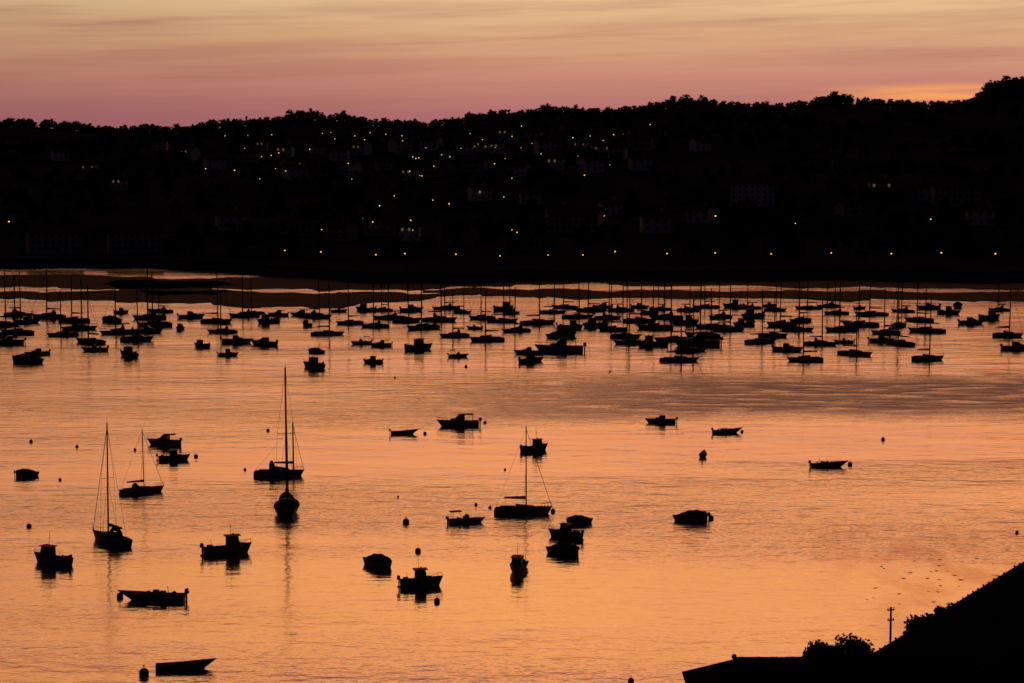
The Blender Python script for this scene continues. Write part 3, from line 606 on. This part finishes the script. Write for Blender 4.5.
# ------------------------------------------------------------- near houses, pole, bushes
def near_house(px0,py0,D,wd,dp_,hh,rh,hip,label,rz,gable=False):
    T=[]
    mb=MB(); c=[Vector(p) for p in((-wd/2,-dp_/2,-hh),(wd/2,-dp_/2,-hh),(wd/2,dp_/2,-hh),(-wd/2,dp_/2,-hh),(-wd/2,-dp_/2,-0.03),(wd/2,-dp_/2,-0.03),(wd/2,dp_/2,-0.03),(-wd/2,dp_/2,-0.03))]
    mb.hexa(c)
    if gable: 
        for s in(-1,1): mb.add([(-wd/2,s*dp_/2,0),(wd/2,s*dp_/2,0),(0,s*dp_/2,rh)],[(0,1,2)])
    T.append(("wall",mb.mesh("wall",M_wall2 if not gable else M_stone),-1))
    mb=MB(); e=0.7
    if gable:
        k=rh/(wd/2)
        for s in(-1,1):
            lo=[(0,-dp_/2-e,rh+.03),(0,dp_/2+e,rh+.03),(s*(wd/2+e),dp_/2+e,-k*e+.03),(s*(wd/2+e),-dp_/2-e,-k*e+.03)]; mb.hexa(lo+[(x,y,z+.28) for x,y,z in lo])
            n=int((wd/2+e)/0.32)
            for j in range(n):
                x=s*(j+0.5)*0.32; jz=random.uniform(-.03,.07); mb.cyl((x,-dp_/2-e,rh-abs(x)*k+.30+jz),(x,dp_/2+e+random.uniform(-.1,.1),rh-abs(x)*k+.30+jz),0.07,n=5)
        mb.box((0,0,rh+0.32),(0.4,dp_+1.5,0.14))
    else:
        a=[(-wd/2-e,-dp_/2-e,0),(wd/2+e,-dp_/2-e,0),(wd/2+e,dp_/2+e,0),(-wd/2-e,dp_/2+e,0)]; r=[(-wd/2+hip,0,rh),(wd/2-hip,0,rh)]
        mb.add(a+r,[(0,1,5,4),(1,2,5),(2,3,4,5),(3,0,4),(3,2,1,0)])
        for j in range(int((wd-2*hip)/0.4)):
            x=-wd/2+hip+j*0.4; mb.cyl((x,0,rh+.0),(x,-dp_/2-e,0.0),0.06,n=5); mb.cyl((x,0,rh+.0),(x,dp_/2+e,0.0),0.06,n=5)
        for j in range(int((wd-2*hip)/0.5)): mb.cyl((-wd/2+hip+j*.5,0,rh+random.uniform(0,.04)),(-wd/2+hip+j*.5+.5,0,rh+random.uniform(0,.04)),0.12,0.14,n=6)
        mb.ball((-wd/2+hip,0,rh+0.14),0.16,8,5)
    T.append(("roof",mb.mesh("roof",M_oldtile),-1))
    for i in range(int(wd/3.2)):
        x=-wd/2+3.2*(i+0.5); mb=MB(); mb.box((x,-dp_/2-0.03,-1.6),(1.1,0.1,1.3)); T.append(("window",mb.mesh("window",M_pane),-1))
    mb=MB(); mb.box((wd*0.1,-dp_/2-0.03,-hh+1.3),(1.1,0.1,2.2)); T.append(("door",mb.mesh("door",M_door),-1))
    p=dp(px0,py0,D); place(T,"house",(p.x,p.y,p.z-rh),rz,1,label,"house")
near_house(870,659,112,19.4,8,8.0,2.0,1.9,"low hip-roofed house seen in dark silhouette",0)
near_house(1062,584,116,22,12,11,6.9,0,"large gabled house with tiled roof in silhouette",0.0,True)
mb=MB(); b=dp(891,607,132); zb=float(nearh(b.x,b.y))
mb.cyl((0,0,-1),(0,0,b.z-zb),0.10,0.07,8); T=[("pole",mb.mesh("pole",M_bark),-1)]
hh=b.z-zb; mb=MB()
for dz,w in((0.2,0.4),(0.9,0.36)): mb.box((0,0,hh-dz),(w*1.3,0.08,0.08))
T.append(("crossarm",mb.mesh("crossarm",M_bark),-1)); mb=MB()
for dz,w in((0.2,0.4),(0.9,0.36)):
    for s in(-1,1): mb.cyl((s*w*0.55,0,hh-dz+.03),(s*w*0.55,0,hh-dz+.15),0.035)
T.append(("insulator",mb.mesh("insulator",M_stone),-1))
place(T,"utility_pole",(b.x,b.y,zb),0.3,1,"wooden utility pole with short crossarms behind the roofs","utility pole")
def bush(px,top,D,w,seed,label):
    p=dp(px,top,D); g=float(nearh(p.x,p.y)); h=(p.z-g)*1.05
    t=tree_tpl(seed,h,w,3000,0.19,0.35); place(t,"tree",(p.x,p.y,g),0,1,label,"tree","small trees behind the near roofs")
for a in [(813,643,131,2.6,71),(824,639,130,2.6,72),(838,641,131,2.8,73),(852,637,130,2.8,76),(863,643,131,2.4,78)]: bush(*a,"small bushy tree behind a low roof")
for a in [(921,609,131,2.8,74),(933,606,130,2.6,79),(946,601,131,2.6,75),(911,619,131,2.4,77)]: bush(*a,"small leafy tree rising behind the gabled roof")
# ------------------------------------------------------------- sky
w=bpy.data.worlds.new("World"); scene.world=w; w.use_nodes=True; wt=w.node_tree; wt.nodes.clear()
out=wt.nodes.new("ShaderNodeOutputWorld"); bg=wt.nodes.new("ShaderNodeBackground"); wt.links.new(bg.outputs[0],out.inputs[0])
tc=wt.nodes.new("ShaderNodeTexCoord"); sp=wt.nodes.new("ShaderNodeSeparateXYZ"); wt.links.new(tc.outputs["Generated"],sp.inputs[0])
x,y,z=sp.outputs
rp=wt.nodes.new("ShaderNodeValToRGB"); els=rp.color_ramp.elements
az=math_(wt,'ABSOLUTE',z); zz=math_(wt,'POWER',az,0.5); wt.links.new(zz,rp.inputs[0])
stops=[(0.0,(146,88,96)),(0.018,(174,110,112)),(0.035,(198,134,116)),(0.055,(216,166,126)),(0.078,(234,198,148)),(0.10,(230,138,106)),(0.14,(243,144,96)),(0.20,(255,172,100)),(0.27,(255,174,94)),(0.36,(196,112,80)),(0.50,(88,60,74)),(1.0,(28,25,42))]
els[0].position=0; els[0].color=(*s2l(stops[0][1]),1); els[1].position=1; els[1].color=(*s2l(stops[-1][1]),1)
for p_,c_ in stops[1:-1]:
    e=els.new(p_**0.5); e.color=(*s2l(c_),1)
def cloud(kx,kz,tilt,det):
    cb=wt.nodes.new("ShaderNodeCombineXYZ"); setin(cb,0,math_(wt,'MULTIPLY',x,kx)); setin(cb,1,math_(wt,'MULTIPLY',y,1.0)); setin(cb,2,math_(wt,'ADD',math_(wt,'MULTIPLY',z,kz),math_(wt,'MULTIPLY',x,tilt)))
    nz=wt.nodes.new("ShaderNodeTexNoise"); nz.inputs["Scale"].default_value=1.0; nz.inputs["Detail"].default_value=det; nz.inputs["Roughness"].default_value=0.55; wt.links.new(cb.outputs[0],nz.inputs["Vector"]); return nz.outputs["Fac"]
nf=cloud(4,80,-2,6); nf2=cloud(7,170,-5,4)
cf=math_(wt,'ADD',mapr(wt,nf,0.44,0.68,0,0.38),math_(wt,'MULTIPLY',mapr(wt,nf2,0.52,0.72,0,0.26),mapr(wt,az,0.015,0.04,0.3,1)))
mx=wt.nodes.new("ShaderNodeMix"); mx.data_type='RGBA'; setin(mx,0,cf); wt.links.new(rp.outputs[0],mx.inputs[6]); mx.inputs[7].default_value=(*s2l((170,106,96)),1)
gl=math_(wt,'MULTIPLY',math_(wt,'MULTIPLY',mapr(wt,x,0.13,0.21,0,1),mapr(wt,az,0.022,0.026,0,1)),mapr(wt,az,0.029,0.034,1,0))
gl=math_(wt,'MULTIPLY',gl,mapr(wt,nf2,0.38,0.58,0.95,0.35))
mx2=wt.nodes.new("ShaderNodeMix"); mx2.data_type='RGBA'; setin(mx2,0,gl); wt.links.new(mx.outputs[2],mx2.inputs[6]); mx2.inputs[7].default_value=(*s2l((250,164,98)),1)
hyp=math_(wt,'SQRT',math_(wt,'ADD',math_(wt,'MULTIPLY',x,x),math_(wt,'MULTIPLY',y,y))); ca_=math_(wt,'DIVIDE',y,math_(wt,'MAXIMUM',hyp,0.001))
fr=mapr(wt,ca_,0.35,0.97,0.0,1.0)
side=mapr(wt,x,-0.30,0.03,0.76,1.0)
fr2=math_(wt,'MULTIPLY',fr,side)
mx3=wt.nodes.new("ShaderNodeMix"); mx3.data_type='RGBA'; setin(mx3,0,fr2); mx3.inputs[6].default_value=(0.012,0.009,0.017,1); wt.links.new(mx2.outputs[2],mx3.inputs[7])
sky=wt.nodes.new("ShaderNodeTexSky"); sky.sky_type='NISHITA'; sky.sun_disc=False; sky.sun_elevation=R_(0.4); sky.sun_rotation=R_(4)
sc=wt.nodes.new("ShaderNodeVectorMath"); sc.operation='SCALE'; wt.links.new(sky.outputs[0],sc.inputs[0]); sc.inputs[3].default_value=0.0006
ad=wt.nodes.new("ShaderNodeVectorMath"); ad.operation='ADD'; wt.links.new(mx3.outputs[2],ad.inputs[0]); wt.links.new(sc.outputs[0],ad.inputs[1])
wt.links.new(ad.outputs[0],bg.inputs[0]); bg.inputs[1].default_value=1.0
sl=bpy.data.lights.new("sun","SUN"); sl.energy=0.4; sl.angle=R_(0.5); sl.color=(1,0.55,0.3); so=bpy.data.objects.new("sun",sl); COL.objects.link(so)
so.rotation_euler=(R_(-89.6),0,R_(-4))
